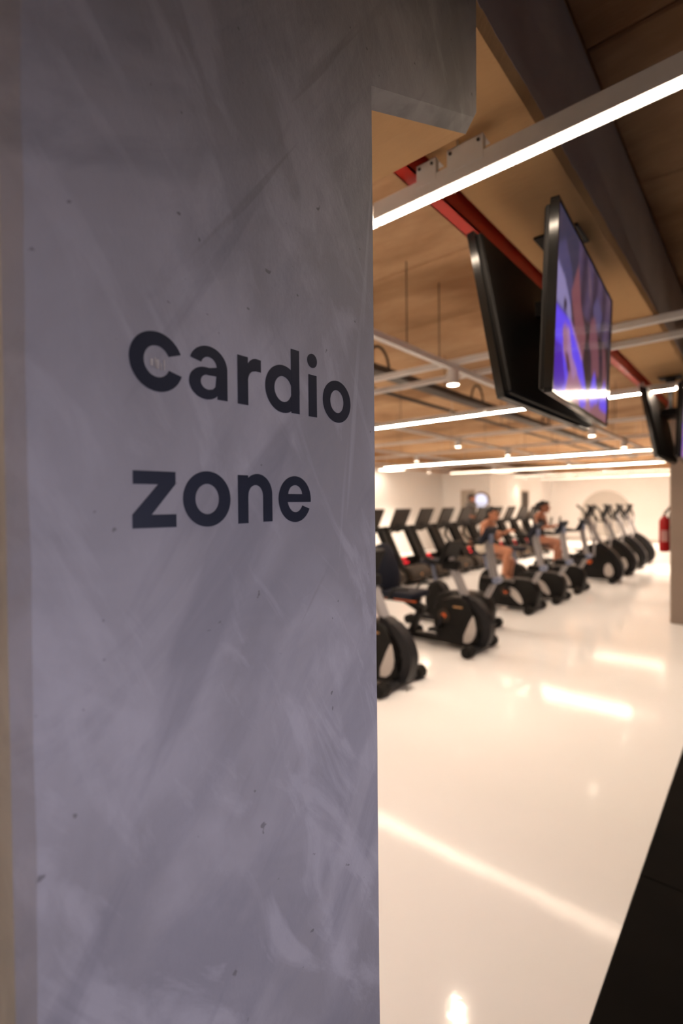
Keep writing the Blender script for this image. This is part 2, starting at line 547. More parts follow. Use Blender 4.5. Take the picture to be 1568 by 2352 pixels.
def rect(x0, x1, z0, z1): return [(x0, z0), (x1, z0), (x1, z1), (x0, z1)]
def ell(cx, cy, rx, ry): return arc(cx, cy, rx, ry, 0, 360 - 7.5, 47)
# c
glyph([(arc(273, 1749.7, 30, 30.8, 24, 340, 48) + arc(273, 1750, 14.8, 16.2, 334, 27, 40), [])])
# a
glyph([([(361, 1722)] + arc(336, 1757, 25, 23.2, 0, 163, 24) + arc(336, 1757, 10.8, 11.2, 160, 10, 16) + [(346, 1758), (336, 1755.8)]
        + arc(331.5, 1738, 21.3, 18, 85, 318, 26) + [(347, 1722)],
        [[(346, 1748), (336, 1747.6)] + arc(334.5, 1739.6, 9.6, 8.4, 105, 280, 14) + [(341, 1732.6), (344.6, 1736)]])])
# r
glyph([(rect(376, 391.6, 1722, 1780), []),
       ([(390.5, 1750)] + [(390.5, 1768), (392, 1772.5), (395, 1776.5), (399, 1779.3), (404, 1780.6), (412, 1780.2), (412, 1765.2), (404, 1765.4), (398, 1763.8), (394, 1760.4), (392, 1755.5)], [])])
# d
glyph([(ell(449.2, 1751.4, 30.2, 30.8), [ell(449.6, 1751.4, 15.4, 16.6)]), (rect(464, 479, 1722.5, 1807), [])])
# i
glyph([(rect(497, 513, 1722.5, 1780), []), (ell(504.6, 1799.5, 9.4, 9.6), [])])
# o
glyph([(ell(556.5, 1750.9, 30.6, 30.4), [ell(556.3, 1751.2, 15.1, 16.6)])])
# z
glyph([([(245, 1636.6), (292, 1636.8), (292, 1624), (264.4, 1592), (292.4, 1592), (292.4, 1578.3), (244, 1578.6), (244, 1592.4), (272, 1623.2), (245, 1623)], [])])
# o
glyph([(ell(332, 1608.2, 31.2, 31.2), [ell(331.6, 1608.2, 15.6, 17)])])
# n
glyph([(rect(374.5, 389.7, 1579, 1637), []),
       ([(388.8, 1600), (388.8, 1627)] + arc(404.5, 1614.5, 23.7, 24.8, 132, 0, 20) + [(428.2, 1580), (413.4, 1580)] + arc(401.6, 1612.5, 11.8, 13, 0, 180, 18), [])])
# e
glyph([([(498.6, 1604.6)] + arc(469, 1608.4, 29.6, 30.6, -2, 335, 50) + arc(469.6, 1608.6, 14.8, 17.6, -30, -166, 20), [[(456, 1615.2)] + arc(469.3, 1614.2, 13.2, 12.8, 175, 5, 18) + [(482.6, 1615.2)]])])

# far pillar
fc = MB()
fc.box(7.79, 8.29, .478, .975, 0, Z_SOF + .02, 0.012, 1)
colf = fc.build('column', 'pillar2')
tag(colf, 'plain grey-brown cement pillar at the right edge, behind the far televisions', 'pillar', kind='structure')

# ------------------------------------------------------------------ linear LED lights
Z_LED = 2.612
led_n = 0
def linear_light(X, ya, yb, label, k=1.0, cables=2, plates=()):
    root = empty('linear_light', (X, (ya + yb) / 2, Z_LED), label, 'light', 'white linear lights hung under the ceiling')
    L = (yb - ya) / 2 - .004
    h = MB()
    # U-shaped body with side lips that frame the diffuser
    h.box(-.024, .024, -L, L, .010, .056, .003, 1)
    h.box(-.0248, -.0168, -L, L, -.003, .0235).box(.0168, .0248, -L, L, -.003, .0235)
    h.build('housing', 'white', root)
    d = MB(); d.box(-.0165, .0165, -L + .004, L - .004, -.007, .0098, .003, 2)
    mt = 'led'
    if k != 1.0:
        key = 'led_%03d' % int(k * 1000)
        if key not in MT: MT[key] = emit('warm_led_dim', LED_COL, LED_STR * k)
        mt = key
    d.build('diffuser', mt, root)
    for i in range(cables):
        y = -L * .7 + 1.4 * L * i / max(1, cables - 1)
        MB().tube([(0, y, .05), (0, y, Z_CEIL - Z_LED)], .0022, 6).build('suspension_wire', 'steel', root)
        b = MB(); b.box(-.004, .004, y - .022, y + .022, .05, .098); b.lathe([(.008, -.007), (.008, .007)], (0, y, .078), 'x', 10)
        b.build('hanger_plate', 'steel', root)
    for (y0, y1) in plates:
        c = (ya + yb) / 2
        b = MB()
        b.box(-.026, -.0245, y0 - c, y1 - c, .03, Z_SOF - Z_LED - .035)
        b.box(-.026, -.008, y0 - c - .002, y0 - c, .03, Z_SOF - Z_LED - .035)
        b.box(-.026, .03, y0 - c, y1 - c, Z_SOF - Z_LED - .037, Z_SOF - Z_LED - .035)
        pl = b.build('mounting_plate', 'white', root)
        for yy in (y0 + .012, y1 - .012):
            MB().lathe([(.005, -.030), (.005, -.0255)], (0, yy - c, .088), 'x', 10).build('screw', 'dsteel', pl)
    return root

linear_light(1.466, -1.05, 1.05 + .02, 'nearest linear light, crossing under the beam in front of the televisions', k=.24, plates=[(.655, .773), (.815, .885)])
linear_light(1.466, 1.07, 3.17, 'linear light continuing behind the lettered pillar', .35)
linear_light(5.37, -1.5, .62, 'linear light above the far television pair, at the right edge')
linear_light(5.37, .62, 2.42, 'linear light behind the near televisions, second row from the viewer', .5)
linear_light(5.37, 2.42, 5.2, 'linear light of the second row emerging left of the televisions beside the lettered pillar', .6)
rows = [  # X, [(ya, yb, k)]
    (11.3, [(1.62, 2.05, .12), (2.05, 3.95, .9), (3.95, 5.95, .4), (5.95, 8.05, .7)], 'third'),
    (15.0, [(1.98, 3.75, .5), (3.75, 5.85, .12), (5.85, 8.0, .10)], 'fourth'),
    (18.8, [(2.3, 4.1, .08), (4.1, 6.1, .07), (6.1, 7.36, .06)], 'fifth'),
    (21.9, [(2.6, 4.3, .14), (4.3, 6.4, .10), (6.4, 7.4, .06)], 'last'),
]
ordn = ['first from the right', 'second from the right', 'third from the right', 'fourth from the right']
for X, segs, nm in rows:
    for i, (ya, yb, k) in enumerate(segs):
        linear_light(X, ya, yb, 'linear light in the %s row into the hall, %s' % (nm, ordn[i]), k)
# row of the hall to the left of the pillar
for i, X in enumerate((-2.4,)):
    linear_light(X, 1.0, 3.1, 'linear light hung left of the lettered pillar, nearer one')
    linear_light(X, 3.1, 5.2, 'linear light hung left of the lettered pillar, farther one')

for X, ya, yb, l in ((1.466, 3.17, 5.3, 'added unseen linear light far behind the lettered pillar, first row'), (5.37, 5.2, 8.0, 'added unseen linear light behind the lettered pillar, second row'), (9.0, 7.2, 9.2, 'added unseen linear light behind the lettered pillar before the treadmills'),
                     (5.37, 8.0, 9.3, 'added unseen linear light behind the lettered pillar near the long wall')):
    linear_light(X, ya, yb, l)  # lines added out of sight to brighten the back wall

# ------------------------------------------------------------------ ceiling rails, spots, trays, red channel
Z_RAIL = 2.66
Z_SPOT = 2.545
def rail(axis, c, a, b, label, z=Z_RAIL, w=.042, h=.042, mat='white', hang=()):
    m = MB(); m2 = MB()
    t = .004
    if axis == 'x':
        root = empty('ceiling_rail', (a, c, z), label, 'rail', 'white ceiling grid rails')
        m.box(0, b - a, -w / 2, -w / 2 + t, 0, h).box(0, b - a, w / 2 - t, w / 2, 0, h).box(0, b - a, -w / 2 + t, w / 2 - t, 0, t)
        pts = [(p - a, 0) for p in hang]
    else:
        root = empty('ceiling_rail', (c, a, z), label, 'rail', 'white ceiling grid rails')
        m.box(-w / 2, -w / 2 + t, 0, b - a, 0, h).box(w / 2 - t, w / 2, 0, b - a, 0, h).box(-w / 2 + t, w / 2 - t, 0, b - a, 0, t)
        pts = [(0, p - a) for p in hang]
    m.build('channel', mat, root)
    for p in pts:
        MB().tube([(p[0], p[1], .004), (p[0], p[1], Z_CEIL - z)], .004, 6).build('threaded_rod', 'dsteel', root)
    return root
rail('x', 1.90, 1.70, 18.0, 'white ceiling rail running over the nearest spotlight, past the televisions', hang=(2.35, 2.95, 3.4, 5.0, 7.0, 9.0))
rail('x', 3.98, 2.4, 19.0, 'second white rail along the hall, over the second line of spots', hang=(4.6, 6, 8.8, 10.8, 13), z=Z_RAIL)
rail('x', 5.96, 4.0, 22.6, 'third white rail along the hall, over the third line of spots', hang=(6, 9, 12, 15))
rail('x', 7.85, 6.5, 18.6, 'fourth white rail along the hall, nearest the treadmills', hang=(8, 11, 14, 17))
rail('x', 7.14, 17.3, 21.0, 'short white rail beside the boxed-out wall, holding the farthest spotlight', hang=(18, 20.5))
XR = (3.63, 4.04, 7.74, 9.8, 13.5, 17.0, 20.8)
for i, X in enumerate(XR):
    rail('y', X, -1.2 if i < 2 else 1.1, 9.0, 'white cross rail of the ceiling grid, %s from the lettered pillar' % ('first', 'second', 'third', 'fourth', 'fifth', 'sixth', 'seventh')[i],
         z=Z_RAIL + .043, hang=(-.4, 1.3, 3.0, 5.2, 7.6) if i < 2 else (1.6, 3.1, 5.2, 7.6))

def spot(X, Y, label, k=1.0, first=[None]):
    if first[0] is None:
        root = empty('spotlight', (X, Y, Z_SPOT), label, 'spotlight', 'white cylinder spotlights on the ceiling grid')
        m = MB(); m.lathe([(.040, .113), (.0475, .108), (.0475, .004), (.0505, 0), (.0445, .0), (.0435, .010)], (0, 0, 0), 'z', 24)
        m.build('housing', 'white', root, True)
        MB().lathe([(.0434, .002), (.0434, .008)], (0, 0, 0), 'z', 24).build('lens', 'spot', root)
        MB().box(-.012, .012, -.02, .02, .11, Z_RAIL - Z_SPOT + .001).build('rail_adapter', 'white', root)
        sp = bpy.data.lights.new('spot_beam', 'SPOT')
        sp.energy, sp.color, sp.spot_size, sp.spot_blend, sp.shadow_soft_size = SPOT_W, LED_COL, math.radians(128), 1.0, .035
        sp.specular_factor = .12
        so = bpy.data.objects.new('spot_beam', sp); COL.objects.link(so)
        so.parent, so.location = root, (0, 0, -.004)
        first[0] = root
        return root
    r = dup(first[0], (X, Y, Z_SPOT), label)
    if k != 1.0:
        for c in r.children:
            if c.type == 'LIGHT':
                c.data = c.data.copy(); c.data.energy = SPOT_W * k
    return r
for X, Y, l in [
    (3.90, 2.05, 'largest cylinder spotlight, under the rail crossing left of the televisions'),
    (8.2, 4.22, 'spotlight over the recumbent bikes, below and behind the largest spotlight'),
    (8.35, 2.05, 'spotlight just below the lower right corner of the near televisions'),
    (10.6, 2.05, 'spotlight touching the third light row, right of the televisions'),
    (10.5, 4.24, 'spotlight touching the third light row, in its middle'),
    (10.35, 6.42, 'spotlight touching the left end of the third light row'),
    (14.3, 8.4, 'round spotlight below the left end of the third light row, before the white wall'),
    (14.7, 4.2, 'spotlight at the break of the fourth light row'),
    (15.2, 2.08, 'spotlight at the right end of the fourth light row'),
    (18.3, 4.1, 'spotlight on the fifth light row, far back'),
    (20.9, 7.68, 'farthest spotlight, in front of the end wall by the dark door'),
    (22.3, 6.1, 'spotlight on the last light row, far back'),
    (22.3, 2.08, 'added spotlight near the end wall, hidden behind the plain pillar'),  # this one and the next are added to brighten the end wall
    (22.3, 4.2, 'added spotlight near the end wall over the grey disc'),
    (15.0, 6.5, 'small spotlight on the left part of the fourth light row')]:
    spot(X * .93, Y * .93, l, .25 if X > 20.89 and Y > 7 else (6.0 if X > 17 else (4.5 if X > 12 else (.4 if X < 5 else .75))))

# surface-mounted square lamps
def panel_lamp(X, Y, label):
    root = empty('panel_lamp', (X, Y, 2.66), label, 'ceiling lamp', 'square panel lamps')
    MB().box(-.32, .32, -.32, .32, .01, .09, .01, 1).build('body', 'white', root)
    MB().box(-.28, .28, -.28, .28, .0, .012).build('diffuser', MT.setdefault('panel', emit('panel_led', LED_COL, 9.0)) if X < 15 else MT.setdefault('panel2', emit('panel_led_dim', LED_COL, 1.2)), root)
    for a in (-.25, .25):
        MB().tube([(a, 0, .08), (a, 0, Z_CEIL - 2.66)], .003, 6).build('threaded_rod', 'steel', root)
panel_lamp(12.75, 8.8, 'square panel lamp before the white wall, beside the lettered pillar')
panel_lamp(16.6, 6.85, 'square panel lamp in front of the boxed-out white wall')

# dark cable tray with cable loops
tr = empty('cable_tray', (1.7, 2.78, EYE + 1.22), 'dark perforated cable tray with cable loops, left of the televisions', 'cable tray')
m = MB(); m.box(0, 14, -.075, .075, 0, .004).box(0, 14, -.077, -.073, 0, .06).box(0, 14, .073, .077, 0, .06)
m.build('channel', 'dsteel', tr)
for x in (2.05, 4.1, 6.6):
    MB().tube([(x + .16 * math.cos(a), -.06, .04 + .19 * math.sin(a)) for a in [PI * k / 12 for k in range(13)]], .012, 8).build('cable_loop', 'blackp', tr, True)
for x in (1.0, 3.4, 6, 9, 12):
    MB().tube([(x, 0, 0), (x, 0, Z_CEIL - EYE - 1.22)], .004, 6).build('threaded_rod', 'dsteel', tr)
cd = empty('conduit', (1.8, 3.25, EYE + 1.25), 'thin dark conduit behind the cable tray', 'conduit')
MB().tube([(0, 0, 0), (14, 0, 0)], .022, 8).build('pipe', 'dsteel', cd, True)
for x in (2, 6, 10): MB().tube([(x, 0, 0), (x, 0, Z_CEIL - EYE - 1.25)], .005, 6).build('threaded_rod', 'dsteel', cd)

rc = empty('red_channel', (1.20, .918, 2.698), 'red painted steel channel running along the far side of the beam', 'pipe')
m = MB(); m.box(0, 20, -.028, .028, 0, .006).box(0, 20, -.028, -.022, 0, .10).box(0, 20, .022, .028, 0, .10)
m.build('channel', 'red', rc)
for x in (.35, 2.6, 5.0, 8, 12, 16):
    MB().box(x, x + .06, -.022, .022, .08, Z_CEIL - 2.698 - .001).build('bracket', 'red', rc)

# ------------------------------------------------------------------ televisions
def screen_mesh(w, h, parent, k):
    """a lit picture: rows of colours painted on a fine grid and shown by emission"""
    nx, ny = 120, 68
    def inside(p, poly):
        x, y = p; c = False
        for (x1, y1), (x2, y2) in zip(poly, poly[1:] + poly[:1]):
            if (y1 > y) != (y2 > y) and x < (x2 - x1) * (y - y1) / (y2 - y1) + x1: c = not c
        return c
    blue, blue2, dk, dk2 = (.10, .055, .72), (.055, .012, .35), (.018, .012, .026), (.030, .028, .055)
    pink, skin_, grey, br = (.27, .12, .19), (.30, .15, .33), (.20, .17, .34), (.085, .030, .036)
    shapes = [
        ([(0, .52), (.30, .55), (.30, 1), (0, 1)], dk2),
        ([(0, .74), (.10, .86), (.20, .74), (.24, .58), (.14, .50), (0, .50)], (.05, .045, .11)),
        ([(.20, .60), (.30, .84), (.36, .60), (.46, .45), (.42, .25), (.30, .35)], (.16, .055, .07)),
        ([(.44, .98), (.52, .86), (.56, .70), (.50, .74)], (.10, .06, .09)),
        ([(.58, .72), (.66, .84), (.78, .76), (.74, .62), (.62, .58)], (.065, .055, .13)),
        ([(.54, .60), (.62, .66), (.72, .48), (.78, .26), (.56, .22), (.52, .40)], (.14, .05, .07)),
        ([(.82, .55), (.88, .52), (.97, .25), (.84, .22)], (.12, .045, .06)),
        ([(.50, .42), (.58, .38), (.60, .12), (.52, .22)], dk),
        ([(.74, .50), (.82, .46), (.84, .20), (.76, .26)], dk),
        ([(0, .68), (.10, .64), (.20, .52), (.22, .44), (.16, .40), (0, .44)], grey),
        ([(.10, .50), (.14, .53), (.15, .46), (.11, .44)], dk),
        ([(0, .44), (.16, .44), (.17, .41), (.0, .40)], dk),
        ([(0, .42), (.22, .42), (.38, .30), (.52, .05), (.60, -.1), (0, -.1)], blue),
        ([(0, .22), (.10, .22), (.16, .02), (0, -.1)], blue2),
        ([(.20, .42), (.24, .42), (.42, .27), (.40, .25)], skin_),
        ([(.56, .08), (.66, .27), (.76, .08), (.70, -.06), (.60, -.05)], blue),
        ([(.78, .10), (.90, .28), (.98, .08), (.94, -.1), (.80, -.06)], blue),
        ([(.10, .34), (.14, .38), (.20, .26), (.26, .20), (.42, .08), (.60, .0), (.72, -.1), (.14, -.1), (.20, .10), (.12, .20)], pink),
        ([(.16, .37), (.19, .39), (.25, .22), (.34, .16), (.28, .08), (.18, .16)], skin_),
        ([(.15, .22), (.20, .20), (.24, .12), (.18, .10)], br),
        ([(.36, .02), (.46, .06), (.52, -.02), (.42, -.08)], blue),
        ([(.60, -.02), (.70, .04), (.98, .02), (.98, -.1), (.6, -.1)], (.20, .08, .11)),
        ([(0, .0), (.10, .02), (.16, -.1), (0, -.1)], blue2),
    ]
    bm = bmesh.new()
    lay = bm.verts.layers.float_color.new('picture')
    grid = []
    for j in range(ny + 1):
        row = []
        for i in range(nx + 1):
            u, v = i / nx, j / ny
            uu, vv = u, v * 1.05 - .06
            col = (.022 + .02 * (v > .6), .013 + .016 * (v > .6), .02 + .04 * (v > .6))
            st = .5 + .5 * math.sin(u * 31 + 1.7 * math.sin(v * 5))
            col = tuple(c * (0.6 + .9 * st) for c in col)
            for poly, pc in shapes:
                if inside((uu, vv), poly): col = pc
            vtx = bm.verts.new(((u - .5) * w, 0, (v - .5) * h))
            vtx[lay] = (*col, 1)
            row.append(vtx)
        grid.append(row)
    # soft focus of the broadcast picture
    for _ in range(3):
        src = [[Vector(x[lay][:3]) for x in r] for r in grid]
        for j in range(1, ny):
            for i in range(1, nx):
                a = (src[j][i] * 4 + src[j - 1][i] + src[j + 1][i] + src[j][i - 1] + src[j][i + 1]) / 8
                grid[j][i][lay] = (*a, 1)
    for j in range(ny):
        for i in range(nx):
            bm.faces.new((grid[j][i], grid[j][i + 1], grid[j + 1][i + 1], grid[j + 1][i]))
    me = bpy.data.meshes.new('screen')
    bm.to_mesh(me); bm.free()
    if 'screen' not in MT:
        m, nt, b = new_mat('screen_picture')
        at = nt.nodes.new('ShaderNodeAttribute'); at.attribute_name = 'picture'
        nt.links.new(at.outputs['Color'], b.inputs['Emission Color'])
        b.inputs['Emission Strength'].default_value = 0.62
        b.inputs['Base Color'].default_value = (.01, .01, .01, 1)
        b.inputs['Roughness'].default_value = .12
        b.inputs['Specular IOR Level'].default_value = .12
        MT['screen'] = m
    me.materials.append(MT['screen'])
    return link('screen', me, parent)

TW, TH = 1.10, .622
def television(loc, rz, tilt, label, rollx=0.0, depth=.045):
    """faces local -y; origin at the centre of the front face; rotation: tilt about x then yaw"""
    root = empty('television', loc, label, 'television', 'televisions hung in pairs under the beam')
    root.rotation_mode = 'XYZ'
    root.rotation_euler = (tilt, rollx, rz)
    b = MB()
    b.box(-TW / 2, TW / 2, 0.002, .022, -TH / 2, TH / 2, .004, 1)
    b.box(-TW * .49, TW * .49, .015, depth, -TH * .485, TH * .485, .006, 1)
    b.build('back_cover', 'blackp', root)
    f = MB()
    e = .010
    f.box(-TW / 2 - .002, TW / 2 + .002, -.004, .024, TH / 2 - e, TH / 2 + .002, .002, 1).box(-TW / 2 - .002, TW / 2 + .002, -.004, .024, -TH / 2 - .004, -TH / 2 + e, .002, 1)
    f.box(-TW / 2 - .002, -TW / 2 + e, -.004, .024, -TH / 2 + e, TH / 2 - e).box(TW / 2 - e, TW / 2 + .002, -.004, .024, -TH / 2 + e, TH / 2 - e)
    f.build('bezel', 'blackg', root)
    s = screen_mesh(TW - 2 * e, TH - 2 * e, root, 0)
    s.location = (0, -.0005, 0)
    return root
def tv_mount(X, label):
    root = empty('television_mount', (X, .685, Z_SOF), label, 'mount', 'ceiling mounts of the televisions')
    MB().box(-.09, .09, -.09, .09, -.012, -.0005, .003, 1).build('ceiling_plate', 'blackp', root)
    m = MB(); m.lathe([(.05, -.012), (.022, -.07)], (0, 0, 0), 'z', 16); m.tube([(0, 0, -.05), (0, 0, -.37)], .020, 12)
    m.build('pole', 'blackp', root, True)
    for s, y in ((-1, -.066), (1, .058)):
        MB().box(-.16, .16, min(0, y), max(0, y), -.37, -.31).build('arm', 'blackp', root)
    return root
def tv_pair(dx, near):
    w = 'near' if near else 'far'
    television((2.248 + dx, .5665, 2.286), math.radians(4.1), -math.radians(2.4) * -1, ('lit television showing raised hands and blue shirts, nearest the viewer' if near else 'lit television of the far pair, cut by the right edge of the view'), math.radians(-.85))
    television((2.26 + dx, .7800, 2.279), math.radians(180), math.radians(10.2), ('black television back of the near pair, left of the lit screen' if near else 'black television back of the far pair, above the plain pillar'))
    tv_mount(2.30 + dx, 'black pole mount between the %s pair of televisions' % w)
tv_pair(0, True)
tv_pair(3.22, False)

# ------------------------------------------------------------------ fitness machines  (local: x across, +y to the machine's rear, front faces -y)
def crank_set(root, y, z, hw, ang, r=.165):
    """two discs with orange hub, crank arms and pedals"""
    for s in (-1, 1):
        a = ang if s < 0 else ang + PI
        d = MB(); d.lathe([(.075, s * hw), (.075, s * (hw + .012))], (0, y, z), 'x', 20)
        dd = d.build('crank_disc', 'brownp', root, True)
        MB().lathe([(.030, s * (hw + .012)), (.026, s * (hw + .02))], (0, y, z), 'x', 16).build('hub', 'orange', dd, True)
        py, pz = y + r * math.sin(a), z - r * math.cos(a)
        MB().obox((s * (hw + .022), y, z), (s * (hw + .022), py, pz), .016, .035).build('crank_arm', 'char', root)
        MB().box(s * (hw + .03) if s > 0 else s * (hw + .14), s * (hw + .14) if s > 0 else s * (hw + .03), py - .06, py + .06, pz - .018, pz + .018, .006, 1).build('pedal', 'blackp', root)

def foot_bar(root, y, hw=.27):
    MB().obox((-hw + .03, y, .055), (hw - .03, y, .055), .07, .05, (0, 1, 0), .008).build('foot_bar', 'char', root)
    for s in (-1, 1):
        m = MB(); m.lathe([(.034, -.07), (.058, -.06), (.060, .05), (.048, .07)], (s * hw, y, .060), 'x', 18)
        m.build('foot_cap', 'rubber', root, True)

def console(root, y, z, w=.30, h=.20, lean=.45, mat='blackp', scr='blackg'):
    """display head whose screen looks up and back to the rider"""
    d = Vector((0, math.sin(lean) * -1, math.cos(lean)))
    a = Vector((0, y, z)); b = a + d * h
    c = MB().obox(a, b, w, .05, (1, 0, 0), .012).build('console', mat, root)
    n = Vector((0, math.cos(lean), math.sin(lean)))
    MB().obox(a + d * (h * .15) + n * .0255, b - d * (h * .12) + n * .0255, w * .8, .003).build('display', scr, c)
    return c

def upright_bike(name, loc, label, group):
    r = empty(name, loc, label, 'exercise bike', group)
    foot_bar(r, 0); foot_bar(r, 1.02, .22)
    MB().obox((0, .0, .07), (0, 1.02, .07), .09, .06, (1, 0, 0), .01).build('base_rail', 'char', r)
    pf = smooth_poly([(.04, .05), (-.05, .09), (-.07, .32), (.02, .45), (.18, .475), (.56, .46), (.69, .40), (.71, .09), (.64, .05)], 1)
    sh = MB().prism(pf, -.115, .115, 'x', .022).build('shroud', 'blackp', r, True)
    for s in (-1, 1):
        st = smooth_poly([(.13, .12), (.20, .10), (.40, .30), (.34, .36), (.22, .30)], 2)
        MB().prism(st, s * .112, s * .119, 'x').build('side_panel', 'stripe', sh)
    hp = smooth_poly([(.50, .30), (.60, .50), (.68, .575), (.78, .575), (.86, .40), (.86, .10), (.60, .08)], 2)
    MB().prism(hp, -.085, .085, 'x', .02).build('seat_tower', 'blackp', r, True)
    crank_set(r, .40, .275, .119, math.radians(200))
    MB().tube([(0, .73, .50), (0, .79, .80)], .024, 12).build('seat_post', 'blue', r, True)
    sd = smooth_poly([(-.02, .56), (.06, .58), (.11, .78), (.12, .90), (.06, .95), (-.06, .95), (-.12, .90), (-.11, .78), (-.06, .58)], 1)
    MB().prism([(x, y) for x, y in sd], .795, .86, 'z', .02).build('saddle', 'navy', r, True)
    # bent mast with the elbow cover
    MB().obox((0, .10, .28), (0, -.09, .645), .085, .06, (1, 0, 0), .012).build('lower_mast', 'silver', r)
    MB().obox((0, -.09, .62), (0, .0, 1.14), .095, .062, (1, 0, 0), .012).build('upper_mast', 'silver', r)
    el = MB(); el.box(-.065, .065, -.13, .10, .60, .685, .02, 2); e = el.build('elbow_cover', 'blackp', r)
    MB().lathe([(.04, -.075), (.045, -.03), (.045, .03), (.04, .075)], (0, -.12, .65), 'x', 16).build('knob', 'blue', e, True)
    console(r, .05, 1.11, .30, .22, .5, 'navy')
    MB().box(-.05, .05, -.055, -.02, 1.10, 1.22, .008, 1).build('console_trim', 'blue', r)
    for s in (-1, 1):
        MB().tube([(s * .05, .05, 1.10), (s * .20, .20, 1.10), (s * .25, .38, 1.12), (s * .25, .46, 1.20), (s * .245, .44, 1.34)], .017, 10).build('handlebar', 'rubber', r, True)
    return r

def recumbent_bike(name, loc, label, group):
    r = empty(name, loc, label, 'exercise bike', group)
    foot_bar(r, 0, .29); foot_bar(r, .92, .20)
    MB().obox((0, .0, .07), (0, 1.0, .07), .09, .06, (1, 0, 0), .01).build('base_rail', 'blackp', r)
    pf = smooth_poly([(.02, .045), (-.03, .14), (.03, .40), (.10, .54), (.24, .575), (.46, .52), (.53, .46), (.50, .12), (.40, .05)], 2)
    sh = MB().prism(pf, -.10, .10, 'x', .022).build('shroud', 'blackp', r, True)
    # front hoop sweeping from the mast to the foot
    fr = MB()
    hoop = [(.20, .56), (.08, .535), (-.03, .44), (-.095, .31), (-.085, .18), (-.03, .085), (.02, .06)]
    fr.prism(band(hoop, .09), -.06, .06, 'x', .02)
    fr.build('front_hoop', 'char', r, True)
    for s in (-1, 1):
        st = smooth_poly([(.03, .10), (.13, .10), (.05, .40), (-.01, .36)][::-1], 1)
        st = smooth_poly([(.18, .09), (.06, .10), (-.005, .22), (.02, .38), (.045, .40)], 1)
        MB().prism(st, s * .098, s * .1045, 'x').build('side_panel', 'stripe', sh)
        MB().box(min(s * .098, s * .104), max(s * .098, s * .104), .16, .27, .462, .478).build('badge', 'gold', sh)
    crank_set(r, .38, .36, .104, math.radians(25))
    MB().obox((0, .16, .56), (0, .36, .98), .085, .055, (1, 0, 0), .012).build('mast', 'silver', r)
    cc = MB(); cc.box(-.07, .07, .24, .44, .86, .97, .03, 2); cc.build('mast_collar', 'blackp', r)
    console(r, .40, .95, .34, .26, .45, 'blackp')
    for s in (-1, 1):
        MB().tube([(s * .04, .36, .93), (s * .20, .42, .95), (s * .25, .54, 1.0), (s * .22, .60, 1.08)], .018, 10).build('handlebar', 'rubber', r, True)
    # seat frame, carriage, cushion, backrest
    MB().obox((0, .88, .07), (0, .74, .38), .08, .07, (1, 0, 0), .012).build('seat_strut', 'blackp', r)
    MB().obox((0, .70, .36), (0, .92, .46), .08, .08, (1, 0, 0), .012).build('seat_elbow', 'blackp', r)
    MB().box(-.10, .10, .78, 1.30, .44, .485, .01, 1).build('seat_carriage', 'char', r)
    MB().obox((-.14, .72, .475), (-.14, 1.15, .475), .014, .014).build('seat_lever', 'orange', r)
    MB().box(-.21, .21, .74, 1.20, .49, .575, .03, 3).build('seat', 'navy', r, True)
    bk = smooth_poly([(-.20, .0), (-.23, .25), (-.19, .50), (-.10, .57), (.10, .57), (.19, .50), (.23, .25), (.20, .0)], 1)
    b = MB().prism(bk, -.035, .035, 'y', .015).build('backrest', 'navy', r, True)
    b.location, b.rotation_euler = (0, 1.17, .56), (math.radians(-14), 0, 0)
    for s in (-1, 1):
        MB().tube([(s * .12, 1.05, .47), (s * .28, 1.02, .50), (s * .30, .92, .62), (s * .30, .72, .635)], .016, 8).build('seat_handle', 'blackp', r, True)
    return r

